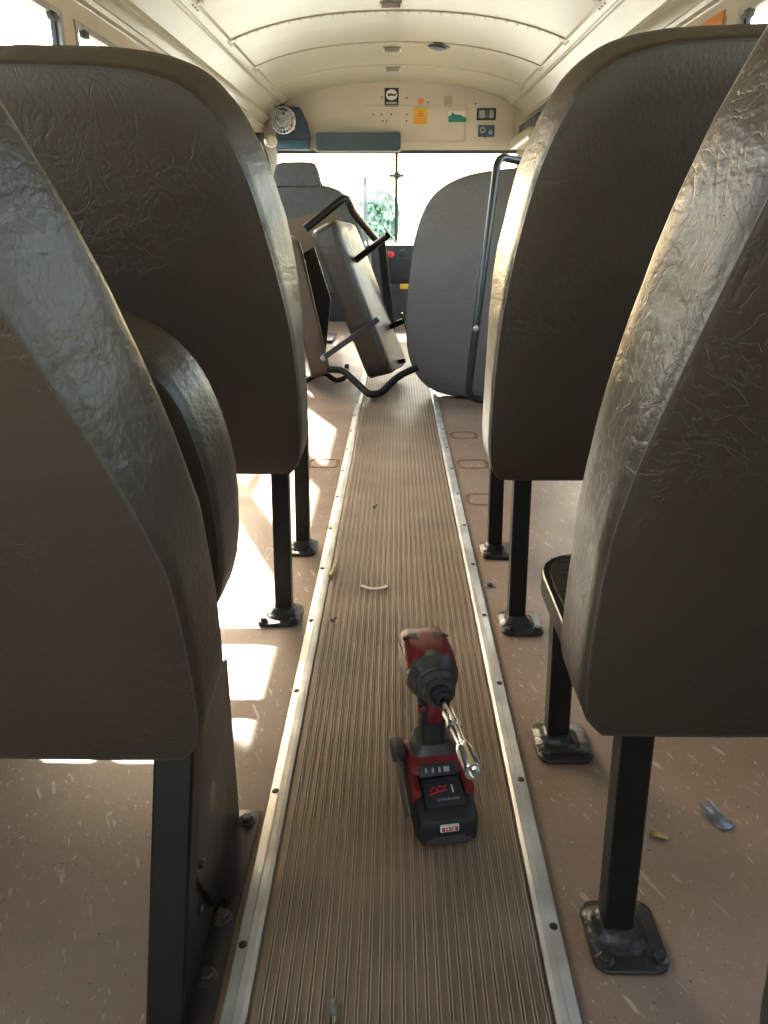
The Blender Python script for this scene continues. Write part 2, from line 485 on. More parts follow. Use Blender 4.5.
# ceiling: arched sheet with rivetted ribs
def cz(x): return 1.864 - (x / .955) ** 2 * .10 - abs(x / .955) ** 4 * .052
bm = BM()
NX = 40
xs = [-.965 + 1.93 * i / NX for i in range(NX + 1)]
rs = []
ring = lambda y: [V(x, y, cz(x)) for x in xs] + [V(x, y, cz(x) + .03) for x in reversed(xs)]
rings(bm, [ring(Y0), ring(Y1)])
struct('ceiling', bm, M['cream'], 30)
RY = [5.08 + .82 * k for k in range(-9, 3)]
for i, y in enumerate(RY):
    bm = BM()
    def rib(y0, y1, d):
        return [[V(x, yy, cz(x) - dd) for (yy, dd) in ((y0, -.004), (y0, d * .4), (y0 + .006, d), (y1 - .006, d), (y1, d * .4), (y1, -.004))] for x in xs]
    rings(bm, rib(y - .028, y + .028, .007))
    o = struct('trim_%d' % (i + 5), bm, M['cream'], 30)
    if y > 3:
        bm = BM()
        for j in range(31):
            x = -.9 + 1.8 * j / 30
            for dy in (-.012, .012):
                if dy > 0 and y > 6: continue
                lathe(bm, [(.0045, 0), (.004, -.002), (.002, -.0028)], Matrix.Translation((x, y + dy, cz(x) - .0068)), 8)
        q = obj('rivets', bm, M['cream'], o); q['kind'] = 'stuff'
# ceiling rails
for s in (-1, 1):
    bm = BM()
    pr = [(.978, 1.697), (.958, 1.690), (.944, 1.704), (.930, 1.712), (.918, 1.730), (.925, 1.745), (.978, 1.735)]
    prism(bm, pr, lambda x, z: V(s * x, Y0, z), lambda x, z: V(s * x, Y1, z))
    o = struct('trim_' + ('3' if s < 0 else '4'), bm, M['cream'], 20)
    bm = BM()
    for y in RY:
        if y < 3: continue
        for dy in (-.05, 0, .05):
            lathe(bm, [(.006, 0), (.004, -.004)], Matrix.Translation((s * .937, y + dy, 1.708)) , 8)
    q = obj('rivets', bm, M['bolt'], o); q['kind'] = 'stuff'

# rear wall (behind the camera) with two windows
bm = BM()
box(bm, (-HW, Y0 - .05, 0), (HW, Y0, .8)); box(bm, (-HW, Y0 - .05, 1.45), (HW, Y0, 1.9))
for x in (-1.06, 0, 1.06): box(bm, (x - .09, Y0 - .05, .8), (x + .09, Y0, 1.45))
struct('wall_rear', bm, M['cream2'], 0)

# front bulkhead (arched top), windshield with centre post, cowl
bm = BM()
poly = [(-HW, 1.345)] + [(HW, 1.345), (HW, 1.56)] + [(x, cz(x)) for x in reversed(xs)] + [(-HW, 1.56)]
prism(bm, poly, lambda x, z: V(x, Y1, z), lambda x, z: V(x, Y1 + .12, z))
box(bm, (-HW, Y1, 0), (HW, Y1 + .12, .58))
for x in (-1.09, 1.09): box(bm, (x - .06, Y1, .58), (x + .06, Y1 + .12, 1.345))
struct('wall_front', bm, M['bulk'], 30)
bm = BM()
box(bm, (-.018, Y1 + .02, .58), (.012, Y1 + .08, 1.345), .004)
box(bm, (-1.03, Y1 + .02, 1.318), (1.03, Y1 + .08, 1.345), .003); box(bm, (-1.03, Y1 + .02, .58), (1.03, Y1 + .08, .605), .003)
w = struct('window_90', bm, M['gasket'], 30)
for xa, xb in ((-1.03, -.018), (.012, 1.03)):
    bm = BM(); box(bm, (xa, Y1 + .045, .6), (xb, Y1 + .051, 1.32)); obj('glass', bm, M['tint'], w)
# raised panel lines on the bulkhead
bm = BM()
for (xa, xb, za, zb) in ((-.28, .56, 1.683, 1.688), (.60, 1.0, 1.553, 1.558), (.575, .580, 1.41, 1.70), (-.02, .58, 1.408, 1.412), (.98, .985, 1.38, 1.66)):
    box(bm, (xa, Y1 - .006, za), (xb, Y1 + .004, zb), .001)
struct('trim_40', bm, M['cream2'], 0)
bm = BM()
for x, z in ((-.13, 1.75), (.08, 1.745), (-.13, 1.62), (-.05, 1.62), (.08, 1.62), (-.12, 1.57), (-.09, 1.57), (.08, 1.57), (.26, 1.71), (.40, 1.72), (-.2, 1.62), (.66, 1.7), (.75, 1.44)):
    lathe(bm, [(.007, 0), (.005, .004)], Matrix.Translation((x, Y1, z)) @ Matrix.Rotation(PI / 2, 4, 'X'), 8)
q = struct('trim_41', bm, M['bolt'], 30)

# ------------------------------------------------------------------ seats
OUTL = [(.205, .322), (.182, .332), (.168, .358), (.163, .42), (.163, .52), (.166, .62), (.175, .71), (.189, .79), (.214, .88), (.252, .965),
        (.30, 1.022), (.365, 1.053), (.46, 1.066), (.65, 1.07), (.85, 1.068), (.98, 1.05), (1.06, 1.0), (1.10, .92), (1.118, .8), (1.122, .6),
        (1.122, .4), (1.112, .34), (1.085, .324), (.9, .322), (.65, .322), (.4, .322)]

def inset_pts(pts, d):
    n = len(pts); out = []
    area = sum(pts[i].x * pts[(i + 1) % n].y - pts[(i + 1) % n].x * pts[i].y for i in range(n))
    sg = 1 if area > 0 else -1
    for i in range(n):
        t = (pts[(i + 2) % n] - pts[(i - 2) % n]).normalized()
        nrm = Vector((-t.y, t.x)) * sg
        dd = d(pts[i], i) if callable(d) else d
        out.append(pts[i] + nrm * dd)
    return out

def pad(name, outline, T, f, parent, mats, n=150, inset0=.006, inset1=None, zlo=.5, zhi=.8, seed=0, pucker=.0022, dome=.006, label=None):
    """an upholstered pad: outline in 2-D, thickness T, f(u, w, t) -> 3-D.  t = 0 is the flat rear panel, seamed to the side band"""
    pts = resample(catmull([(u, w) for u, w in outline], 10, True), n)
    pts = [Vector((q[0], q[1])) for q in pts]
    i1 = inset1 if inset1 is not None else inset0
    def ins(p, i):
        k = min(max((p.y - zlo) / (zhi - zlo), 0), 1); k = k * k * (3 - 2 * k)
        return inset0 + (i1 - inset0) * k
    def pk(p, i, amt):
        s = i / n * 38
        return amt * (noise.noise(V(s, seed * 7.3, 0)) + .6 * noise.noise(V(s * 2.7, seed * 3.1, 5)))
    layers = [(lambda p, i: ins(p, i) + .055, 0.000, 0), (lambda p, i: ins(p, i) + .007, -dome * .1, 0), (lambda p, i: ins(p, i) + .0025, .0012, 0), (lambda p, i: ins(p, i) + .0030, .0040, 0),
              (lambda p, i: ins(p, i) * .96 - .0012, .0085, .5), (lambda p, i: ins(p, i) * .78 - .001, T * .22, 1), (lambda p, i: ins(p, i) * .5 - .001, T * .42, 1.2),
              (lambda p, i: ins(p, i) * .22, T * .62, 1), (lambda p, i: 0, T * .78, .8), (lambda p, i: .004, T * .90, .4), (lambda p, i: .016, T * .98, .2), (lambda p, i: .05, T * 1.04, 0)]
    bm = BM(); rr = []
    cen = sum(pts, Vector((0, 0))) / n
    for li, (d, t, pa) in enumerate(layers):
        ip = inset_pts(pts, lambda p, i: d(p, i) - pk(p, i, pucker * pa))
        if li == 0: ip = [cen + (q - cen) * .86 for q in inset_pts(pts, lambda p, i: ins(p, i) + .006)]
        if li == len(layers) - 1: ip = [cen + (q - cen) * .86 for q in inset_pts(pts, lambda p, i: .012)]
        rr.append([f(q.x, q.y, t + (pucker * .6 * noise.noise(V(q.x * 9, q.y * 9, seed)) if pa else 0)) for q in ip])
    L = rings(bm, rr)
    bm.faces.ensure_lookup_table()
    nf = n
    for fi, fc in enumerate(bm.faces):
        li = fi // nf
        fc.material_index = 0 if (li < 3 or fi == nf * (len(layers) - 1)) else 1
    o = obj(name, bm, mats, parent, smooth=60)
    # stitching line sitting in the seam
    sp = inset_pts(pts, lambda p, i: ins(p, i) + .0022)
    bm = BM(); tube(bm, [f(q.x, q.y, .0022) for q in sp], .0016, 6, closed=True)
    obj('seam', bm, M['thread'], o)
    return o

def legs(t, s, xs_, yr, yf, ztop, front_top=None, lean=.004):
    """two square legs with tarred floor plates"""
    for y in (yr, yf):
        x = s * xs_
        bm = BM(); tube(bm, [(x - s * .0, y, .004), (x - s * lean, y + .01, ztop if y == yr else front_top)], .0172, square=True, up=(0, 1, 0))
        lg = obj('leg', bm, M['black'], t, smooth=30)
        bm = BM()
        pr = rrect(.086, .100, .018, 4)
        prism(bm, pr, lambda a, b: V(x + a + s * .008, y + b - .008, .0008), lambda a, b: V(x + a + s * .008, y + b - .008, .0065), .0015)
        # raised pad and weld collar
        seg = 28
        def rr_(w, z, k): return [V(x + (w + .0025 * noise.noise(V(j * .9, y * 9, k))) * (abs(math.cos(2 * PI * j / seg)) ** .55) * math.copysign(1, math.cos(2 * PI * j / seg)),
                                    y - .002 + (w + .0025 * noise.noise(V(j * .9, y * 9, k + 3))) * (abs(math.sin(2 * PI * j / seg)) ** .55) * math.copysign(1, math.sin(2 * PI * j / seg)), z) for j in range(seg)]
        rings(bm, [rr_(.036, .0062, 0), rr_(.033, .0095, 1), rr_(.027, .0115, 2), rr_(.0245, .015, 4), rr_(.022, .020, 5), rr_(.0185, .024, 6)])
        obj('base_plate', bm, M['weld'], lg, smooth=50)
        for dx, dy in ((-.030, -.043), (.032, -.040)):
            bm = BM(); hexbolt(bm, (x + s * .008 + dx, y + dy, .0065), .0072, .006); obj('bolt', bm, M['bolt'], lg, smooth=30)

def seat_frame(t, s, dx, yr, yf, zf, mids=(), lip=True, ix=0):
    """open tubular seat frame, cushion removed"""
    bm = BM()
    x0, x1 = .200 + dx + ix, 1.08
    path = fillet([(s * x1, yr, zf), (s * x0, yr, zf), (s * x0, yf, zf), (s * x1, yf, zf), (s * x1, yr + .02, zf)], .075, 6)
    tube(bm, path, (.014, .016), square=True, up=(0, 0, 1))
    for y in mids: tube(bm, [(s * (x0 + .005), y, zf - .004), (s * (x1 - .005), y, zf - .004)], (.014, .012), square=True, up=(0, 0, 1))
    fr = obj('seat_frame', bm, M['black'], t, smooth=30)
    if lip:
        # ledge of torn black vinyl hanging inside the front corner
        bm = BM()
        outer = fillet([(s * (x0 + .3), yf + .004, 0), (s * (x0 - .004), yf + .004, 0), (s * (x0 - .004), yr + .15, 0)], .085, 8)
        inner = fillet([(s * (x0 + .3), yf - .07, 0), (s * (x0 + .062), yf - .07, 0), (s * (x0 + .062), yr + .15, 0)], .06, 8)
        rs = []
        for i, (a, b) in enumerate(zip(outer, inner)):
            w = .004 * noise.noise(V(i * .8, 0, 0))
            rs.append([V(a.x, a.y, zf + .018 + w), V((a.x + b.x) / 2, (a.y + b.y) / 2, zf + .023 + w), V(b.x, b.y, zf + .012 - w), V(b.x, b.y, zf + .006 - w), V((a.x + b.x) / 2, (a.y + b.y) / 2, zf + .016), V(a.x, a.y, zf + .013)])
        rings(bm, rs)
        obj('torn_liner', bm, M['weld'], fr, smooth=60)
    return fr

def cushion(t, s, dx, yr, yf, z0, z1, ix=0):
    dx += ix
    o_ = [(.19 + dx, yr), (.175 + dx, yr + .06), (.172 + dx, yf - .14), (.19 + dx, yf - .04), (.24 + dx, yf), (.5, yf + .005), (.9, yf + .005), (1.08, yf), (1.11, yf - .08), (1.11, yr + .06), (1.09, yr), (.6, yr - .005)]
    T = z1 - z0
    f = lambda u, w, tt: V(s * u, w, z0 + tt)
    return pad('seat_cushion', o_, T, f, t, [M['vinyl_rear'], M['vinyl_band']], 120, .006, seed=s * 3)

def bus_seat(label, s, dx, yr, yf, k=.175, yback=None, zoff=0, seed=0, frame=None, cush=None, leg=True, lx=.25, T=.112, ks=1, tp=0, i1=.028, zfront=.33):
    t = thing('bus_seat', label, 'bus seat', (s * .6, (yr + yf) / 2, 0), 0, 'bus seats still bolted along the aisle')
    t['_'] = 0; del t['_']
    base = V(s * .6, (yr + yf) / 2, 0)
    yb = yback if yback is not None else yr - .055
    f = lambda u, w, tt: V(s * (u + (dx + tp * max(0, w - .55)) * min(1, max(0, (.9 - u) / .4))), yb - k * (w - .33) + tt, (w if w < .6 else .6 + (w - .6) * ks) + zoff + tt * k) - base
    pad('backrest', OUTL, T, f, t, [M['vinyl_rear'], M['vinyl_band']], 220, .006, i1, seed=seed)
    kids = []
    class Shift: pass
    n0 = set(bpy.data.objects)
    if leg: legs(t, s, lx, yr, yf, .33, zfront)
    if frame: seat_frame(t, s, dx, *frame)
    if cush: cushion(t, s, dx, *cush)
    # bracket joining back and legs
    bm = BM()
    box(bm, (min(s * (.23), s * 1.06), yr - .015, .345), (max(s * .23, s * 1.06), yr + .02, .385), .004)
    for q in (lx, .95): box(bm, (s * q - .015, yr - .02, .335), (s * q + .015, yr + .02, .50), .003)
    obj('back_bracket', bm, M['black'], t, smooth=30)
    # the wall-side foot rail
    bm = BM(); box(bm, (min(s * 1.085, s * 1.13), yr - .02, .26), (max(s * 1.085, s * 1.13), yf + .03, .30), .003)
    obj('wall_rail', bm, M['black'], t, smooth=30)
    for o in set(bpy.data.objects) - n0:
        if o.parent is t or (o.parent and o.parent.parent is t):
            if o.data: o.data.transform(Matrix.Translation(-base))
    return t, base

R1, _ = bus_seat('brown vinyl bus seat missing its cushion, on two black posts beside the metal clip', 1, .006, .719, 1.086, seed=1,
                 frame=(.74, 1.13, .290, (.92,), True, .018), tp=.055, i1=.026, zfront=.274, zoff=-.016, lx=.256)
R2, _ = bus_seat('brown vinyl bus seat with black posts, in front of the one missing its cushion', 1, 0, 1.489, 1.876, seed=2, cush=(1.52, 1.95, .335, .45, .03), lx=.248,
                 frame=(1.52, 1.90, .37, (), False, .05), ks=.96, tp=-.045, i1=.018)
L2, bl = bus_seat('brown vinyl bus seat on sunlit posts over bright floor patches', -1, .013, 1.521, 1.889, seed=3, lx=.238, frame=(1.52, 1.96, .340, (1.70,), False, .05), ks=.92, tp=-.03, i1=.026)
L1, b1 = bus_seat('brown vinyl bus seat on a sheet metal pedestal, its cushion tipped up', -1, .012, .70, 1.04, seed=4, leg=False, zoff=-.025, yback=.632, k=.27, tp=.14, i1=.030, frame=(.68, 1.0, .36, (), False, .05))

# L1: tipped-up cushion and sheet-metal pedestal
OC = [(.47, .690), (.385, .684), (.305, .655), (.245, .595), (.214, .50), (.208, .42), (.216, .33), (.240, .255), (.29, .215), (.40, .205), (.7, .203), (.98, .205), (1.06, .23), (1.095, .32), (1.1, .45), (1.085, .57), (1.02, .65), (.9, .68), (.65, .685)]
fc = lambda u, w, tt: V(-(u + .022 * (u < .9)), 1.02 - .10 * (w - .2) + tt, w + .1 * tt) - b1
pad('seat_cushion', OC, .115, fc, L1, [M['vinyl_rear'], M['vinyl_band']], 150, .006, .020, .25, .5, seed=9)
bm = BM()
px = -.224
poly = [(.622, .003), (.905, .003), (.905, .255), (.70, .33), (.682, .33)]
prism(bm, poly, lambda y, z: V(px, y, z) - b1, lambda y, z: V(px + .003, y, z) - b1)
box(bm, V(px, .50, .001) - b1, V(-.192, .915, .005) - b1, .0008)
pd = obj('pedestal', bm, M['dark_steel'], L1, smooth=30)
for x, y in ((-.208, .893), (-.2085, .728), (-.209, .648), (-.208, .56)):
    bm = BM(); hexbolt(bm, V(x, y, .005) - b1, .0085, .008); obj('bolt', bm, M['bolt'], pd, smooth=30)
for y, z in ((.70, .115), (.68, .07)):
    bm = BM(); hexbolt(bm, V(px + .003, y, z) - b1, .006, .005, 'X', False); obj('bolt', bm, M['bolt'], pd, smooth=30)
bm = BM(); tube(bm, [V(-.238, .60, .004) - b1, V(-.216, .668, .33) - b1], .0195, square=True, up=(0, 1, 0)); obj('leg', bm, M['black'], L1, smooth=30)
bm = BM()
prism(bm, [(-.34, .34), (-.2255, .34), (-.2255, .08), (-.252, .08), (-.29, .17)], lambda x, z: V(x, .80, z) - b1, lambda x, z: V(x, .805, z) - b1)
obj('gusset', bm, M['black'], L1, smooth=30)
bm = BM(); tube(bm, [V(-.2185, .63, .19) - b1, V(-.2185, .72, .035) - b1], (.002, .006), square=True, up=(1, 0, 0)); obj('brace', bm, M['black'], L1, smooth=30)

# the seat beside the photographer: only its cushion corner shows
R0, _ = bus_seat('brown vinyl bus seat whose cushion corner just enters the picture beside the runner', 1, .018, -.05, .30, seed=6, cush=(-.02, .372, .30, .395), frame=(-.03, .29, .31, (), False, .05))

# ------------------------------------------------------------------ removed seats in the front of the aisle
# 1. seat stood on end, against the front of the right-hand row
def place(t_loc, rz, lean_x=0, lean_y=0):
    return Matrix.Translation(t_loc) @ Matrix.Rotation(rz, 4, 'Z') @ Matrix.Rotation(lean_y, 4, 'Y') @ Matrix.Rotation(lean_x, 4, 'X')
RS = thing('removed_seat', 'removed grey-brown bus seat stood on end beside the runner, black tube across its back', 'bus seat', (.40, 3.74, 0), 0, 'unbolted seats piled at the front')
o_ = [(.17, .0), (.07, .07), (.015, .19), (.0, .36), (.012, .56), (.035, .74), (.085, .88), (.17, .965), (.29, 1.01), (.43, 1.03), (.58, 1.035), (.70, 1.02), (.74, .97), (.745, .8), (.745, .3), (.74, .08), (.70, -.0), (.55, -.012), (.33, -.014)]
mr = place((-.375, .04, .018), math.radians(-20), math.radians(-3))
pad('backrest', o_, .12, lambda u, w, t: mr @ V(u, t, w * .955), RS, [M['vinyl_veiled'], M['vinyl_veiled']], 180, .012, seed=12)
bm = BM()
path = fillet([V(.30, .02, 1.00), V(.11, -.06, 1.02), V(.01, -.17, 1.03), V(-.065, -.25, .30), V(-.085, -.25, .055), V(.0, -.21, .025), V(.25, -.16, .025)], .05, 6)
tube(bm, path, .0165, 12)
ft = obj('frame_tube', bm, M['black_blue'], RS)
bm = BM(); hexbolt(bm, V(-.062, -.262, .352), .009, .006, '-Y'); obj('bolt', bm, M['zinc'], ft)

# 2. tan seat on its side, nearest the driver
SA = thing('removed_seat', 'removed tan bus seat lying on its side, half hidden behind a bolted seat', 'bus seat', (-.55, 4.1, 0), 0, 'unbolted seats piled at the front')
b_ = V(-.55, 4.1, 0)
def edge_pad(name, p_top, p_bot, thick_dir, T, depth_dir, W, parent, base, mats, seed):
    """a pad seen on its narrow edge: its short side runs p_top->p_bot, its thickness along thick_dir, its width along depth_dir"""
    a, c = Vector(p_top), Vector(p_bot); u = (c - a); Lh = u.length; u.normalize()
    d = Vector(depth_dir).normalized(); td = Vector(thick_dir); td = (td - u * td.dot(u) - d * td.dot(d)).normalized()
    o2 = [(0, .10), (.015, .03), (.07, 0), (Lh * .5, -.005), (Lh - .07, 0), (Lh - .015, .03), (Lh, .10), (Lh, W * .5), (Lh, W - .03), (Lh - .04, W), (Lh * .5, W), (.04, W), (0, W - .03), (0, W * .5)]
    return pad(name, o2, T, lambda x, w, t: a + u * x + d * w + td * t - base, parent, mats, 130, .010, seed=seed)
edge_pad('backrest', (-.545, 3.90, .70), (-.40, 3.88, .035), (1, 0, .2), .10, (-.35, 1, .0), .55, SA, b_, [M['vinyl_tan'], M['vinyl_tan']], 21)
# cushion wedged behind, its broad face turned to the aisle
mc = place((-.70, 4.62, .53), math.radians(10), math.radians(-20), math.radians(-12))
pad('seat_cushion', [(0, .02), (.02, 0), (.3, -.005), (.44, 0), (.465, .03), (.46, .2), (.42, .25), (.3, .26), (.04, .25), (0, .22)], .11, lambda u, w, t: mc @ V(u, t, w) - b_, SA, [M['vinyl_tan'], M['vinyl_tan']], 110, .012, seed=22)
bm = BM()
tube(bm, fillet([V(-.62, 4.0, .62), V(-.50, 4.0, .60), V(-.42, 4.02, .64)], .03), .014, 10)
tube(bm, fillet([V(-.47, 3.96, .02), V(-.36, 3.92, .09), V(-.30, 3.97, .03), V(-.25, 3.96, .05), V(-.25, 4.06, .09)], .04), .013, 10)
tube(bm, [V(-.42, 4.1, .1), V(-.50, 4.4, .62)], .016, 10)
for i in range(len(bm.verts)): pass
bm.transform(Matrix.Translation(-b_)); obj('frame_tube', bm, M['black'], SA)
bm = BM(); prism(bm, [(-.50, .05), (-.38, .08), (-.34, .40), (-.42, .66), (-.48, .62)], lambda x, z: V(x, 4.26, z) - b_, lambda x, z: V(x, 4.28, z) - b_); obj('underside_board', bm, M['blackp'], SA)

# 3. brown seat tilted over, legs in the air
SB = thing('removed_seat', 'removed brown bus seat tipped on edge, black leg frame in the air over the runner', 'bus seat', (-.2, 3.9, 0), 0, 'unbolted seats piled at the front')
b_ = V(-.2, 3.9, 0)
edge_pad('backrest', (-.398, 3.80, .755), (-.130, 3.78, .060), (1, 0, .35), .12, (.17, 1, -.06), .48, SB, b_, [M['vinyl_brown'], M['vinyl_brown']], 31)
def bar(name, pts, r, mat_=None, parent=None, fil=.04, sq=None):
    bm = BM(); pts = [V(*p) - b_ for p in pts]
    if len(pts) > 2: pts = fillet(pts, fil, 5)
    if sq: tube(bm, pts, sq, square=True)
    else: tube(bm, pts, r, 12)
    return obj(name, bm, mat_ or M['black'], parent or SB)
bar('frame_tube', [(-.41, 3.78, .748), (-.228, 3.82, .885), (-.205, 3.95, .82), (-.092, 4.28, .675)], .018)
bar('leg', [(-.205, 3.93, .60), (-.04, 3.76, .722)], .015)
q = bar('frame_rail', [(-.078, 4.26, .68), (-.005, 4.16, .06)], .019, sq=(.020, .014))
bar('leg', [(-.332, 3.735, .190), (-.083, 3.73, .362)], .016, M['black_blue'], sq=(.018, .012))
bar('frame_tube', [(-.325, 3.84, .112), (-.25, 3.80, .115), (-.125, 3.60, .040), (-.07, 3.60, .045), (.009, 3.63, .120), (.097, 3.63, .160)], .0165)
bar('leg', [(-.05, 4.12, .27), (.035, 4.10, .31)], .014)
bar('cross_bar', [(-.02, 4.02, .113), (.045, 4.0, .128)], .011)
bm = BM()
mm_ = Matrix.Translation(V(-.03, 3.755, .722) - b_) @ Matrix.Rotation(math.radians(50), 4, 'Y')
prism(bm, rrect(.09, .07, .015), lambda a, b: mm_ @ V(a, b, -.003), lambda a, b: mm_ @ V(a, b, .003)); obj('foot_plate', bm, M['black'], SB)
bm = BM()
mm_ = Matrix.Translation(V(.04, 4.10, .305) - b_) @ Matrix.Rotation(math.radians(75), 4, 'Y')
prism(bm, rrect(.09, .07, .015), lambda a, b: mm_ @ V(a, b, -.003), lambda a, b: mm_ @ V(a, b, .003)); obj('foot_plate', bm, M['black'], SB)
bm = BM(); box(bm, V(-.092, 3.715, .350) - b_, V(-.074, 3.745, .375) - b_, .003); obj('bright_end_cap', bm, M['zinc'], SB)['label'] = 'bare bright metal end of the leg'
bm = BM(); hexbolt(bm, V(-.338, 3.72, .186) - b_, .010, .008, '-Y'); obj('bolt', bm, M['zinc'], SB)

# driver's seat
DS = thing('driver_seat', 'dark grey high-backed driver seat with headrest, facing the windshield', 'driver seat', (-.60, 5.55, 0))
b_ = V(-.60, 5.55, 0)
pad('backrest', [(-.30, .35), (-.31, .5), (-.30, .7), (-.27, .85), (-.21, .95), (-.12, .99), (.05, .995), (.17, .985), (.27, .94), (.35, .83), (.40, .65), (.415, .45), (.39, .35), (.05, .33)], .13,
    lambda u, w, t: V(-.605 + u, 5.40 - .12 * (w - .35) + t, w) - b_, DS, [M['fabric_grey'], M['fabric_grey']], 130, .015, seed=41)
pad('headrest', [(-.150, .975), (-.148, 1.02), (-.132, 1.085), (-.10, 1.118), (0, 1.123), (.10, 1.118), (.132, 1.085), (.148, 1.02), (.150, .975), (0, .968)], .09,
    lambda u, w, t: V(-.622 + u, 5.31 + t, w) - b_, DS, [M['fabric_grey'], M['fabric_grey']], 80, .01, seed=42)
pad('seat_cushion', [(-.25, 5.45), (-.27, 5.6), (-.26, 5.85), (-.2, 5.93), (0, 5.95), (.2, 5.93), (.26, 5.85), (.27, 5.6), (.25, 5.45), (0, 5.43)], .12, lambda u, w, t: V(-.6 + u, w, .36 + t) - b_, DS, [M['fabric_grey'], M['fabric_grey']], 80, .012, zlo=50, zhi=60, seed=43)
bm = BM(); box(bm, (-.17, -.08, 0), (.17, .34, .02), .004); lathe(bm, [(.12, .02), (.09, .06), (.07, .1), (.07, .30), (.13, .36)], Matrix.Translation((0, .13, 0)), 20); obj('pedestal', bm, M['black'], DS)
bm = BM(); tube(bm, fillet([V(.30, -.13, .88), V(.37, -.11, .80), V(.425, -.06, .60), V(.43, .0, .40)], .1, 6), (.003, .009), square=True); obj('seat_belt', bm, M['greyp'], DS)

# ------------------------------------------------------------------ front fittings
def rot_front(c): return Matrix.Translation(c) @ Matrix.Rotation(PI / 2, 4, 'X')
# dashboard
D = thing('dashboard', 'dark engine cover and dashboard below the windshield', 'dashboard', (.0, 6.9, 0))
bm = BM()
poly = [(6.70, 0.0), (6.68, .30), (6.72, .52), (6.80, .592), (7.49, .60), (7.49, 0)]
prism(bm, [(y - 6.9, z) for y, z in poly], lambda y, z: V(-1.08, y, z), lambda y, z: V(.62, y, z), .01)
obj('cover', bm, M['dash'], D, smooth=30)
def disc(name, c, r, m, parent, d=.012):
    bm = BM(); lathe(bm, [(r, -.002), (r, d), (r * .8, d * 1.3)], rot_front(c), 18); return obj(name, bm, m, parent)
disc('warning_lamp', (-.045, -.195, .525), .026, M['redlens'], D)
disc('gauge', (.06, -.195, .525), .04, M['blackp'], D, .008)
bm = BM(); box(bm, (.03, -.226, .26), (.105, -.215, .30), .002); obj('label_plate', bm, M['yellow'], D)
bm = BM(); box(bm, (-.04, -.222, .30), (.2, -.21, .50), .004); obj('switch_panel', bm, M['blackp'], D)
# steering wheel is a thing of its own
bm = BM()
tm = Matrix.Translation((-.58, 6.30, .70)) @ Matrix.Rotation(math.radians(-58), 4, 'X')
tube(bm, [tm @ V(.23 * math.cos(2 * PI * i / 40), .23 * math.sin(2 * PI * i / 40), 0) for i in range(40)], .015, 10, closed=True)
for a in (0.5, 2.64, 4.71): tube(bm, [tm @ V(0, 0, -.02), tm @ V(.23 * math.cos(a), .23 * math.sin(a), 0)], .012, 8)
lathe(bm, [(.06, -.04), (.06, .0), (.03, .012)], tm, 20)
tube(bm, [tm @ V(0, 0, -.02), V(-.58, 6.665, .50)], .03, 12)
tag(obj('steering_wheel', bm, M['dash']), 'dark steering wheel in front of the driver seat', 'steering wheel')
# interior mirror
MR = thing('mirror', 'long blue-tinted rear-view mirror hung on the bulkhead over the windshield', 'mirror', (-.327, 7.40, 1.403))
bm = BM(); prism(bm, rrect(.735, .162, .03), lambda x, z: V(x, .0, z), lambda x, z: V(x, .035, z), .004); obj('backing', bm, M['greyp'], MR)
bm = BM(); prism(bm, rrect(.715, .142, .025), lambda x, z: V(x, -.004, z), lambda x, z: V(x, .003, z)); obj('mirror_glass', bm, M['mirror'], MR)
for x in (-.25, .25):
    bm = BM(); tube(bm, [V(x, .03, .02), V(x, .10, .06)], .01, 8); obj('bracket', bm, M['bolt'], MR)
# dark equipment box
EB = thing('equipment_box', 'dark blue equipment box mounted on the bulkhead beside the mirror', 'box', (-.88, 7.42, 1.34))
bm = BM()
prism(bm, [(-.14, .0), (.135, 0), (.145, .10), (.12, .22), (.07, .325), (-.10, .335), (-.14, .29)], lambda x, z: V(x, -.04, z), lambda x, z: V(x, .08, z), .008); obj('body', bm, M['navy'], EB)
bm = BM(); box(bm, (-.13, -.055, .01), (.13, -.035, .075), .004); obj('control_panel', bm, M['bluep'], EB)
bm = BM()
for i in range(3): box(bm, (.03 * 0 - .01, -.05, .15 + i * .05), (.025, -.035, .185 + i * .05), .003)
obj('switch', bm, M['orange'], EB)
# round fan
FN = thing('fan', 'small round silver fan fixed at the top corner by the driver window', 'fan', (-.925, 7.2, 1.545), rot=(math.radians(8), 0, math.radians(-8)))
bm = BM()
for r, y in ((.098, 0), (.098, -.04), (.07, -.055), (.04, -.06)): tube(bm, [V(r * math.cos(2 * PI * i / 28), y, r * math.sin(2 * PI * i / 28)) for i in range(28)], .004, 6, closed=True)
for i in range(20):
    a = 2 * PI * i / 20
    tube(bm, [V(.02 * math.cos(a), -.062, .02 * math.sin(a)), V(.07 * math.cos(a), -.055, .07 * math.sin(a)), V(.098 * math.cos(a), -.04, .098 * math.sin(a)), V(.098 * math.cos(a), 0, .098 * math.sin(a))], .0022, 5)
obj('cage', bm, M['zinc'], FN)
for i in range(4):
    bm = BM(); a = PI / 4 + PI / 2 * i
    mm_ = Matrix.Rotation(a, 4, 'Y') @ Matrix.Rotation(math.radians(25), 4, 'X')
    prism(bm, [(.015, -.012), (.05, -.034), (.085, -.03), (.088, .02), (.05, .03), (.015, .012)], lambda x, z: mm_ @ V(x, -.022, z), lambda x, z: mm_ @ V(x, -.019, z)); obj('blade', bm, M['greyp'], FN)
bm = BM(); lathe(bm, [(.028, -.03), (.034, .01), (.03, .06), (.016, .065)], Matrix.Rotation(-PI / 2, 4, 'X'), 18); obj('motor', bm, M['cream2'], FN)
bm = BM(); tube(bm, fillet([V(0, .04, 0), V(-.07, .05, .06), V(-.12, .03, .13)], .03), .012, 8); box(bm, (-.19, 0, .10), (-.10, .06, .15), .006); obj('mount', bm, M['cream2'], FN)
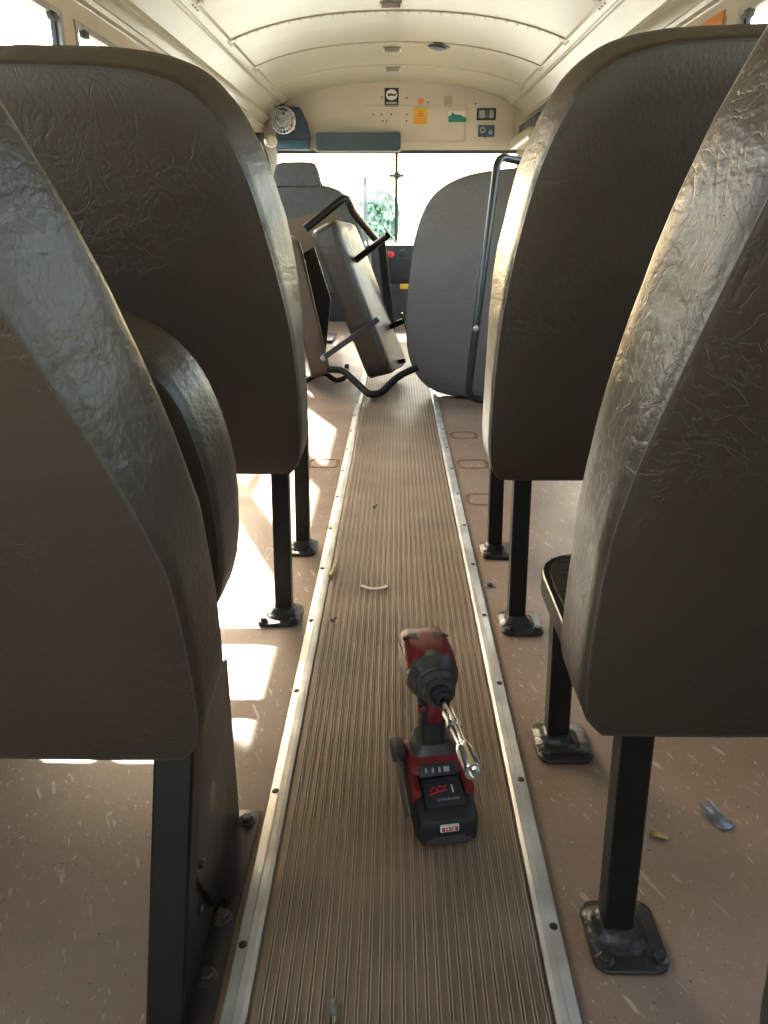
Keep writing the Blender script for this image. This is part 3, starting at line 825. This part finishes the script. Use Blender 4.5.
# small camera-like box on the left pillar
CB = thing('pillar_bracket', 'small dark bracket on the driver side pillar under the fan', 'bracket', (-1.11, 7.05, 1.40))
bm = BM(); box(bm, (-.03, -.03, -.03), (.04, .03, .04), .008); obj('body', bm, M['blackp'], CB)
bm = BM(); tube(bm, fillet([V(.02, 0, -.02), V(.06, .05, -.15), V(.08, .3, -.6)], .05), .008, 8); obj('cable', bm, M['blackp'], CB)
bm = BM(); lathe(bm, [(.01, -.05), (.035, -.04), (.05, 0), (.035, .04), (.01, .05)], Matrix.Translation((.09, .05, -.02)) @ Matrix.Rotation(PI / 2, 4, 'Y'), 16); obj('horn', bm, M['cream2'], CB)

# stickers and plates on the bulkhead (flat in the place itself)
def plate(name, x, z, w, h, m, label, y=Y1, th=.004, r=.004):
    t = thing(name, label, 'sticker', (x, y, z))
    bm = BM(); prism(bm, rrect(w, h, r, 3), lambda a, b: V(a, -th, b), lambda a, b: V(a, .0, b)); obj('backing', bm, m, t)
    return t
def deco(t, name, m, fn, y=-.0055):
    bm = BM(); fn(bm); bm.transform(Matrix.Translation((0, y, 0))); return obj(name, bm, m, t)
def flat(bm, poly): prism(bm, poly, lambda a, b: V(a, -.001, b), lambda a, b: V(a, .001, b))
t = plate('sticker', -.047, 1.749, .118, .140, M['blackp'], 'black sticker with a white oval emblem, at the centre of the bulkhead')
def ell(cx, cz_, a, b, n=24): return [(cx + a * math.cos(2 * PI * i / n), cz_ + b * math.sin(2 * PI * i / n)) for i in range(n)]
deco(t, 'emblem', M['white'], lambda bm: flat(bm, ell(0, .018, .048, .040)))
deco(t, 'emblem_band', M['blackp'], lambda bm: flat(bm, [(-.035, .022), (-.01, .03), (.02, .022), (.045, .03), (.03, .008), (-.005, .012), (-.03, .006)]), -.0078)
deco(t, 'caption', M['greyp'], lambda bm: flat(bm, [(-.045, -.052), (.045, -.052), (.045, -.036), (-.045, -.036)]))
t = plate('sticker', .196, 1.720, .05, .05, M['orange'], 'small round orange sticker on the bulkhead', r=.024)
t = plate('sticker', .197, 1.605, .118, .125, M['yellow'], 'square yellow warning sticker on the bulkhead')
deco(t, 'symbol', M['orange'], lambda bm: flat(bm, [(-.035, -.005), (.035, -.005), (0, .048)]))
deco(t, 'caption', M['orange'], lambda bm: [flat(bm, [(-.045, z), (.045, z), (.045, z + .007), (-.045, z + .007)]) for z in (-.05, -.036, -.022)])
t = plate('sticker', .43, 1.715, .07, .085, M['cream'], 'faded white notice sticker on the bulkhead')
deco(t, 'caption', M['greyp'], lambda bm: [flat(bm, [(-.025, z), (.025, z), (.025, z + .004), (-.025, z + .004)]) for z in (-.02, 0, .02)])
t = plate('sticker', .325, 1.725, .10, .11, M['bulk'], 'blank beige plate beside the white notice on the bulkhead')
t = plate('sticker', .509, 1.600, .155, .085, M['white'], 'green and white sticker with a skyline shape on the bulkhead')
deco(t, 'print', M['green'], lambda bm: flat(bm, [(-.076, -.041), (.076, -.041), (.076, -.005), (.05, -.002), (.03, .014), (-.01, .016), (-.03, .02), (-.035, .034), (-.045, .034), (-.05, .012), (-.076, .006)]))
t = plate('sticker', .753, 1.620, .16, .092, M['blackp'], 'dark framed sticker, topmost of the pair at the end of the bulkhead')
deco(t, 'print', M['greyp'], lambda bm: [flat(bm, [(-.062, -.03), (-.012, -.03), (-.012, .03), (-.062, .03)]), flat(bm, [(.025, -.03), (.06, -.03), (.06, .03), (.025, .03)])])
deco(t, 'figure', M['bluep'], lambda bm: flat(bm, ell(.004, 0, .018, .03)))
t = plate('sticker', .758, 1.491, .14, .092, M['bluep'], 'blue sticker under the dark framed one on the bulkhead')
deco(t, 'symbol', M['greyp'], lambda bm: [flat(bm, ell(-.032, .008, .024, .026)), flat(bm, ell(.036, -.01, .018, .02))])
deco(t, 'symbol_centre', M['bluep'], lambda bm: flat(bm, ell(-.032, .008, .012, .013)), -.0078)

# ceiling fittings
bm = BM(); lathe(bm, [(.085, .02), (.085, -.004), (.072, -.012), (.06, -.010), (.055, -.022), (.03, -.030), (.004, -.031)], Matrix.Translation((.26, 5.95, cz(.26))) @ Matrix.Rotation(math.radians(7), 4, 'Y'), 28)
t = tag(obj('dome_light', bm, M['dash']), 'small round dark dome on the ceiling', 'ceiling light')
for y, lab in ((4.93, 'riveted ceiling plate at the third rib from the bulkhead'), (6.12, 'riveted ceiling plate nearer the bulkhead than the dark dome'), (6.87, 'riveted ceiling plate closest to the bulkhead')):
    t = thing('ceiling_plate', lab, 'plate', (-.037, y, cz(0)), 0, 'plates along the ceiling centre')
    bm = BM(); box(bm, (-.06, -.06, -.010), (.06, .06, .0), .003); obj('plate', bm, M['cream2'], t)
    bm = BM(); box(bm, (-.05, -.066, -.03), (.05, -.058, -.004), .002); obj('lip', bm, M['greyp'], t)
    for x in (-.03, 0, .03):
        bm = BM(); lathe(bm, [(.008, 0), (.006, -.005)], Matrix.Translation((x, -.02, -.010)), 10); obj('rivet', bm, M['bolt'], t)
# door header on the right
DH = thing('door_header', 'cream door header with a dark slot above the entrance door', 'door header', (1.04, 6.9, 1.40))
bm = BM(); box(bm, (-.09, -.5, -.06), (.09, .5, .02), .012); obj('cover', bm, M['cream'], DH)
bm = BM(); box(bm, (-.02, -.45, .04), (.09, .5, .12), .006); obj('slot', bm, M['dash'], DH)
bm = BM(); box(bm, (.03, -.62, .12), (.09, -.30, .30), .008); obj('end_cap', bm, M['navy'], DH)
bm = BM(); tube(bm, fillet([V(-.05, -.40, -.06), V(-.05, -.40, -.12), V(.02, -.36, -.16)], .03), .012, 8); obj('latch', bm, M['black'], DH)
# orange tag on the window header
bm = BM(); box(bm, (HW - .008, 3.23, 1.425), (HW + .0, 3.60, 1.475), .002)
tag(obj('window_label', bm, M['orange']), 'orange label strip on the window header behind the seat with black posts', 'label')

# ------------------------------------------------------------------ impact driver on the runner
zr = .0093
ID = thing('impact_driver', 'red and black cordless impact driver standing on its battery on the ribbed runner', 'power tool', (.0665, .862, zr), math.radians(10))
# local frame: +y runs back from the battery's front, z up
def loft_y(bm, secs, seg=6):
    """sections (y, cx, zc, w, h, r) of rounded rectangles"""
    rs = []
    for y, cx, zc, w, h, r in secs: rs.append([V(a, y, b) for a, b in rrect(w, h, r, seg, cx, zc)])
    rings(bm, rs)
def loft_z(bm, secs, seg=6):
    rs = []
    for z, cx, cy, w, d, r in secs: rs.append([V(a, b, z) for a, b in rrect(w, d, r, seg, cx, cy)])
    rings(bm, rs)
bm = BM()
loft_y(bm, [(-.016, 0, .021, .066, .024, .006), (-.013, 0, .0215, .078, .036, .008), (-.004, 0, .0225, .083, .044, .009), (.020, 0, .026, .083, .051, .009), (.045, 0, .029, .082, .057, .008), (.118, 0, .029, .080, .057, .008), (.122, 0, .029, .072, .050, .008)])
bt = obj('battery', bm, M['toolblack'], ID, smooth=35)
bm = BM(); box(bm, (-.030, -0.0175, .004), (.030, -0.0130, .012), .001); obj('front_ridge', bm, M['toolgrey'], bt)
bm = BM(); box(bm, (-.022, -0.0182, .010), (.022, -0.0140, .017), .001); obj('front_slot', bm, M['toolgrey'], bt)
# sloped label face
sl = Matrix.Translation((0, .022, .0545)) @ Matrix.Rotation(math.radians(13), 4, 'X')
bm = BM(); box(bm, (-.026, -.020, -.004), (.026, .024, .0015), .001, sl); obj('label_panel', bm, M['blackp'], bt)
def text(name, s, size, Mx, m, parent, ext=.0003):
    cu = bpy.data.curves.new(name, 'FONT'); cu.body = s; cu.size = size; cu.extrude = ext; cu.align_x = 'CENTER'; cu.align_y = 'CENTER'
    to = bpy.data.objects.new('tmp', cu); C.objects.link(to)
    dg = bpy.context.evaluated_depsgraph_get(); dg.update()
    me = bpy.data.meshes.new_from_object(to.evaluated_get(dg)); me.name = name
    bpy.data.objects.remove(to); bpy.data.curves.remove(cu)
    me.transform(Mx); me.materials.append(m)
    o = bpy.data.objects.new(name, me); C.objects.link(o); o.parent = parent
    return o
text('label_text', 'LITHIUM-ION', .0052, sl @ Matrix.Translation((.004, -.012, .0019)), M['greyp'], bt)
bm = BM()
tube(bm, [sl @ V(x, y, .0022) for x, y in ((-.018, .002), (-.012, .008), (-.008, .004), (-.004, .010), (.002, .006), (.006, .011))], .0012, 6)
tube(bm, [sl @ V(x, y, .0022) for x, y in ((-.019, -.003), (-.006, .001), (.005, .003))], .0012, 6)
obj('label_script', bm, M['redp'], bt)
bm = BM(); box(bm, (.012, -.002, .0012), (.014, .010, .0024), 0, sl); obj('label_mark', bm, M['white'], bt)
bm = BM(); box(bm, (-.0125, -0.0190, .0245), (.0125, -0.0145, .0345), .001); obj('badge', bm, M['white'], bt)
bm = BM(); box(bm, (-.0108, -0.0196, .0262), (.0108, -0.0188, .0328), .0003); obj('badge_field', bm, M['redp'], bt)
text('badge_text', 'M18', .0078, Matrix.Translation((0, -.0200, .0295)) @ Matrix.Rotation(PI / 2, 4, 'X'), M['white'], bt)
# red foot with fuel gauge and clips
bm = BM()
loft_z(bm, [(.0555, 0, .090, .082, .068, .010), (.061, 0, .090, .084, .070, .010), (.069, 0, .092, .080, .064, .012), (.076, 0, .095, .068, .056, .014), (.080, 0, .097, .054, .046, .016)])
ftm = obj('foot', bm, M['red'], ID, smooth=35)
bm = BM()
for s in (-1, 1):
    bm = BM(); box(bm, (s * .037 - .0065, .020, .040), (s * .037 + .0065, .060, .0625), .003)
    obj('battery_latch', bm, M['red'], ID)
bm = BM(); loft_z(bm, [(.070, 0, .096, .066, .058, .012), (.082, 0, .098, .060, .052, .014), (.092, 0, .100, .048, .048, .016)]); obj('collar', bm, M['toolgrey'], ID)
fg = Matrix.Translation((0, .0575, .0650)) @ Matrix.Rotation(math.radians(48), 4, 'X')
bm = BM(); box(bm, (-.026, -.009, -.004), (.026, .009, .002), .0015, fg); obj('gauge_panel', bm, M['blackp'], ftm)
bm = BM()
for i in range(4): box(bm, (-.017 + i * .0095 - (.0015 if i < 3 else .004), -.004, .002), (-.017 + i * .0095 + (.0015 if i < 3 else .004), .003, .003), 0, fg)
obj('gauge_mark', bm, M['greyp'], ftm)
# handle
bm = BM()
loft_z(bm, [(.080, 0, .100, .036, .046, .016), (.095, 0, .100, .034, .044, .016), (.115, 0, .102, .034, .044, .016), (.135, 0, .106, .035, .046, .016), (.152, 0, .110, .038, .052, .017), (.170, 0, .113, .044, .060, .018)])
obj('handle', bm, M['ruber_grip'], ID)
bm = BM(); loft_z(bm, [(.128, 0, .081, .020, .012, .005), (.145, 0, .079, .022, .014, .006), (.160, 0, .084, .022, .014, .006)]); obj('trigger', bm, M['red'], ID)
bm = BM(); box(bm, (-.0225, .088, .137), (.0225, .10, .147), .003); obj('direction_switch', bm, M['red'], ID)
# head
hz = .187
Mh = Matrix.Translation((0, 0, hz)) @ Matrix.Rotation(-PI / 2, 4, 'X')   # local z -> +y
bm = BM()
def sec(y, w, h, r, dz=0): return (y, 0, hz + dz, w, h, r)
loft_y(bm, [sec(.100, .066, .066, .028), sec(.104, .069, .069, .026), (.125, 0, hz + .001, .070, .070, .018), (.160, 0, hz + .001, .068, .069, .013), (.183, 0, hz, .064, .065, .013), (.190, 0, hz, .054, .056, .013)])
hd = obj('motor_housing', bm, M['red'], ID, smooth=35)
bm = BM()
for s in (-1, 1):
    mm_ = Matrix.Translation((s * .021, .152, hz + .0350)) @ Matrix.Rotation(s * -.1, 4, 'Z')
    prism(bm, [(-.009 * s, -.010), (.004 * s, -.001), (.012 * s, -.003), (.004 * s, .006), (-.009 * s, .008)][::1], lambda a, b: mm_ @ V(a, b, -.002), lambda a, b: mm_ @ V(a, b, .0012))
obj('housing_vent', bm, M['blackp'], hd)
bm = BM()
for s in (-1, 1):
    bm = BM(); box(bm, (s * .0345 - .0015, .110, hz - .014), (s * .0345 + .0010, .172, hz + .018), .001)
    obj('side_label', bm, M['sidelabel'], hd)
bm = BM(); lathe(bm, [(.0345, .114), (.0360, .111), (.0360, .098), (.0348, .096), (.0275, .078), (.0263, .0772), (.0258, .0725), (.0215, .064), (.0212, .058), (.0150, .0572)], Mh, 40); obj('nose_cone', bm, M['toolgrey'], ID, smooth=14)
bm = BM(); lathe(bm, [(.0150, .064), (.0155, .060), (.0140, .056), (.0140, .050), (.0110, .046), (.0112, .041), (.0090, .038), (.0050, .038), (.0045, .046)], Mh, 28); obj('chuck', bm, M['toolblack'], ID, smooth=30)
bm = BM(); lathe(bm, [(.026, .186), (.026, .193), (.018, .196)], Mh, 28); obj('rear_cap', bm, M['toolblack'], ID)
# belt hook on the side
bm = BM()
hk = fillet([V(-.043, .115, .060), V(-.049, .105, .066), V(-.051, .085, .068), V(-.053, .05, .058), V(-.050, .012, .030)], .012, 4)
tube(bm, hk, (.0016, .011), square=True, up=(0, 0, 1)); 
obj('belt_hook', bm, M['hook'], ID)['label'] = 'dull grey metal belt hook'
bm = BM(); box(bm, (-.058, .085, .062), (-.040, .117, .082), .002); obj('hook_block', bm, M['toolgrey'], ID)
# chrome socket extension in the chuck (a thing of its own)
d0 = Matrix.Rotation(math.radians(10), 4, 'Z')
tip = V(.0665, .862, zr) + d0 @ V(0, .042, hz)
ex = thing('socket_extension', 'chrome socket and extension bar held in the impact driver chuck', 'socket', tip, rot=(0, 0, math.radians(11)))
Me = Matrix.Rotation(PI / 2, 4, 'X')    # local z -> -y
bm = BM(); lathe(bm, [(.0034, -.012), (.0034, .030), (.0045, .032)], Me, 6); obj('shank', bm, M['chrome'], ex, smooth=20)
bm = BM(); lathe(bm, [(.0060, .028), (.0082, .030), (.0082, .050), (.0092, .053), (.0092, .061), (.0070, .064), (.0070, .100), (.0085, .103)], Me, 28); obj('extension_bar', bm, M['chrome'], ex, smooth=30)
bm = BM(); lathe(bm, [(.0085, .100), (.0105, .104), (.0118, .112), (.0118, .146), (.0110, .148), (.0075, .148), (.0072, .136), (.001, .135)], Me, 28); obj('socket', bm, M['chrome'], ex, smooth=30)

# ------------------------------------------------------------------ small things lying about
CL = thing('metal_clip', 'small bent zinc clip lying on the scratched floor beside the missing-cushion seat', 'clip', (.447, .915, .0), math.radians(25))
bm = BM()
pr = [(-.0125, -.024), (.0, -.028), (.0125, -.024), (.0145, -.014), (.0135, .004), (.010, .018), (-.010, .018), (-.0135, .004), (-.0145, -.014)]
prism(bm, pr, lambda a, b: V(a, b, .0008), lambda a, b: V(a, b, .0028), .0004); obj('plate', bm, M['zinc'], CL)
bm = BM()
for s in (-1, 1): prism(bm, [(.006, .0), (.018, .003), (.025, .011), (.018, .012), (.002, .007)], lambda a, b: V(s * .007 + .001, a, b + .001), lambda a, b: V(s * .007 - .001, a, b + .001))
obj('prong', bm, M['zinc'], CL)
def bolt_thing(name, lab, x, y, rz, m, L=.018, r=.0035, z=0):
    t = thing(name, lab, 'bolt', (x, y, z), rz)
    bm = BM(); lathe(bm, [(r, 0), (r, L), (r * .7, L + .001)], Matrix.Translation((0, 0, .0055)) @ Matrix.Rotation(PI / 2, 4, 'Y'), 12); obj('shank', bm, m, t)
    bm = BM(); lathe(bm, [(r * 1.7, -.005), (r * 1.7, 0), (r * 1.4, .001)], Matrix.Translation((0, 0, .0055)) @ Matrix.Rotation(PI / 2, 4, 'Y'), 6); obj('head', bm, m, t)
    return t
bolt_thing('loose_bolt', 'small brass bolt lying on the scratched floor between seat post and zinc clip', .350, .876, math.radians(-25), M['brass'])
N_ = thing('loose_nut', 'small steel nut with washer on the floor beside the black seat post', 'nut', (.180 + .034, 1.665, 0))
bm = BM(); lathe(bm, [(.011, .0006), (.011, .002), (.005, .002)], None, 18); obj('washer', bm, M['zinc'], N_)
bm = BM(); lathe(bm, [(.007, .002), (.007, .007), (.0055, .008), (.003, .008), (.003, .004)], None, 6); obj('nut', bm, M['bolt'], N_)
bolt_thing('loose_screw', 'dark screw lying on the ribbed runner past the white scrap', -.062, 2.16, math.radians(70), M['bolt'], .016, .003, .0092)
bolt_thing('loose_screw', 'dark screw lying on the strip edge below the pale stub', -.13, 1.47, math.radians(60), M['bolt'], .010, .0025, .0092)
PS = thing('pencil_stub', 'short yellow stub lying on the ribbed runner beside the strip', 'pencil', (-.149, 1.722, .0095), math.radians(83))
bm = BM(); lathe(bm, [(.0042, -.03), (.0042, .018), (.0012, .034)], Matrix.Translation((0, 0, .0038)) @ Matrix.Rotation(PI / 2, 4, 'Y'), 8); obj('barrel', bm, M['pencil'], PS)
bm = BM(); lathe(bm, [(.0045, -.036), (.0045, -.028)], Matrix.Translation((0, 0, .0038)) @ Matrix.Rotation(PI / 2, 4, 'Y'), 10); obj('end_cap', bm, M['brass'], PS)
bm = BM()
cv = catmull([V(-.080, 1.645, .0105), V(-.062, 1.628, .012), V(-.045, 1.622, .014), V(-.030, 1.632, .012), V(-.022, 1.645, .0105)], 6)
tube(bm, cv, (.004, .0007), square=True, up=(0, 0, 1))
tag(obj('plastic_scrap', bm, M['white']), 'curled white plastic scrap lying on the ribbed runner', 'scrap')
PN = thing('screwdriver_bit', 'shiny pointed metal bit lying on the ribbed runner at the bottom of the picture', 'bit', (-.066, .585, .0095), math.radians(92))
bm = BM(); lathe(bm, [(.0046, -.05), (.0046, .0), (.0036, .004), (.0034, .012)], Matrix.Translation((0, 0, .0045)) @ Matrix.Rotation(PI / 2, 4, 'Y'), 14); obj('body', bm, M['chrome'], PN)
bm = BM(); lathe(bm, [(.0034, .012), (.0046, .016), (.0044, .022), (.0030, .029), (.0018, .031)], Matrix.Translation((0, 0, .0045)) @ Matrix.Rotation(PI / 2, 4, 'Y'), 14); obj('tip', bm, M['zinc'], PN)
# rusty outlines where seat legs were bolted
def rust_mark(x, y, lab):
    bm = BM(); n = 40; rs = []
    for i in range(n):
        a = 2 * PI * i / n; c, s = math.cos(a), math.sin(a)
        e = lambda w, k: (w + .006 * noise.noise(V(c * 2, s * 2, k + y * 3)))
        sq = lambda v: math.copysign(abs(v) ** .5, v)
        ro, ri = e(.055, 1), e(.044, 5)
        rs.append([V(x + ro * sq(c), y + ro * sq(s), .0003), V(x + ro * sq(c) * .96, y + ro * sq(s) * .96, .0016), V(x + ri * sq(c), y + ri * sq(s), .0014), V(x + ri * sq(c), y + ri * sq(s), .0003)])
    rings(bm, rs, closed=True)
    tag(obj('rust_mark', bm, M['rust'], smooth=50), lab, 'rust mark', 'rust outlines of removed seat feet')
rust_mark(.262, 2.27, 'rusty outline of a seat foot on the floor, closest to the black seat posts')
rust_mark(.262, 2.64, 'rusty outline of a seat foot on the floor, middle of three in a row')
rust_mark(.262, 3.03, 'rusty outline of a seat foot on the floor, closest to the seat stood on end')
rust_mark(-.25, 2.64, 'rusty outline of a seat foot on the sunlit side of the runner')

# ------------------------------------------------------------------ outside
bm = BM(); box(bm, (-60, -60, -1.0), (60, 90, -.9)); struct('ground', bm, M['concrete'], 0)
def tree(x, y, h, r, lab, seed):
    t = thing('tree', lab, 'tree', (x, y, -.9))
    rnd = random.Random(seed)
    bm = BM(); tube(bm, [V(0, 0, 0), V(.05, 0, h * .3), V(-.05, .1, h * .6), V(0, 0, h * .85)], .16, 8, radii=[1, .8, .55, .25])
    for i in range(6):
        a = rnd.uniform(0, 6.28); z = h * rnd.uniform(.35, .6)
        tube(bm, [V(0, 0, z), V(math.cos(a) * r * .6, math.sin(a) * r * .6, z + h * .25)], .06, 6, radii=[1, .4])
    obj('trunk', bm, M['bark'], t)
    bm = BM()
    for i in range(1600):
        while True:
            q = V(rnd.uniform(-1, 1), rnd.uniform(-1, 1), rnd.uniform(-1, 1))
            if q.length < 1 and noise.noise(q * 2.2 + V(seed, 0, 0)) > -.12: break
        c = V(q.x * r, q.y * r, h * .66 + q.z * h * .36)
        e = Euler((rnd.uniform(0, 6.3), rnd.uniform(0, 6.3), rnd.uniform(0, 6.3))).to_matrix()
        s = rnd.uniform(.10, .2)
        bm.faces.new([bm.verts.new(c + e @ V(*p) * s) for p in ((-1, 0, 0), (0, -.5, .1), (1, 0, 0), (0, .5, .1))])
    obj('foliage', bm, M['leaf'], t, smooth=0)
tree(-.62, 30, 2.6, .75, 'green tree standing beyond the windshield beside the dark pole', 3)
bm = BM(); lathe(bm, [(.06, -.9), (.045, 1.55), (.02, 1.56)], Matrix.Translation((-.62, 17, 0)), 10)
tag(obj('pole', bm, M['pole']), 'thin dark pole outside beyond the windshield', 'pole')
# outside mirror arm on the windshield post
OM = thing('mirror_arm', 'mirror bracket hanging at the windshield centre post', 'bracket', (0, 7.64, 1.15))
bm = BM(); tube(bm, [V(0, 0, .19), V(.0, .0, -.35)], .008, 8); obj('arm', bm, M['gasket'], OM)
bm = BM(); lathe(bm, [(.01, -.03), (.035, -.015), (.03, .02), (.01, .03)], rot_front((.0, 0, .0)), 14); box(bm, (-.07, -.01, -.015), (.06, .01, .012), .004); obj('pivot', bm, M['gasket'], OM)

# ------------------------------------------------------------------ light
W = bpy.data.worlds.new('world'); S.world = W; W.use_nodes = True
nt = W.node_tree; bg = nt.nodes['Background']
sky = nt.nodes.new('ShaderNodeTexSky'); sky.sky_type = 'NISHITA'; sky.sun_disc = False
EL = math.radians(30.4)
sky.sun_elevation = EL
# light travels (+.38, -.93): the sun stands ahead and to the left
sd = Vector((-.38, .925, 0)).normalized()
sky.sun_rotation = math.atan2(sd.x, sd.y)
sky.air_density = 1.2; sky.dust_density = 2.5; sky.ozone_density = 1
wb = nt.nodes.new('ShaderNodeMix'); wb.data_type = 'RGBA'; wb.blend_type = 'MULTIPLY'; wb.inputs['Factor'].default_value = 1; wb.inputs['B'].default_value = (1.08, .98, .84, 1)
nt.links.new(sky.outputs[0], wb.inputs['A']); nt.links.new(wb.outputs['Result'], bg.inputs['Color']); bg.inputs['Strength'].default_value = .85
su = bpy.data.lights.new('sun', 'SUN'); su.energy = 16; su.angle = math.radians(.6); su.color = (1, .92, .78)
so = bpy.data.objects.new('sun', su); C.objects.link(so)
dirv = Vector((-sd.x * math.cos(EL), -sd.y * math.cos(EL), -math.sin(EL)))
so.rotation_euler = dirv.to_track_quat('-Z', 'Y').to_euler()

S.view_settings.view_transform = 'Standard'; S.view_settings.look = 'None'
S.view_settings.gamma = 1; S.view_settings.use_curve_mapping = False
S.view_settings.exposure = 1.56
cy = S.cycles
cy.max_bounces = 10; cy.diffuse_bounces = 7; cy.glossy_bounces = 4; cy.transparent_max_bounces = 12
cy.sample_clamp_indirect = 8
cy.caustics_reflective = False; cy.caustics_refractive = False
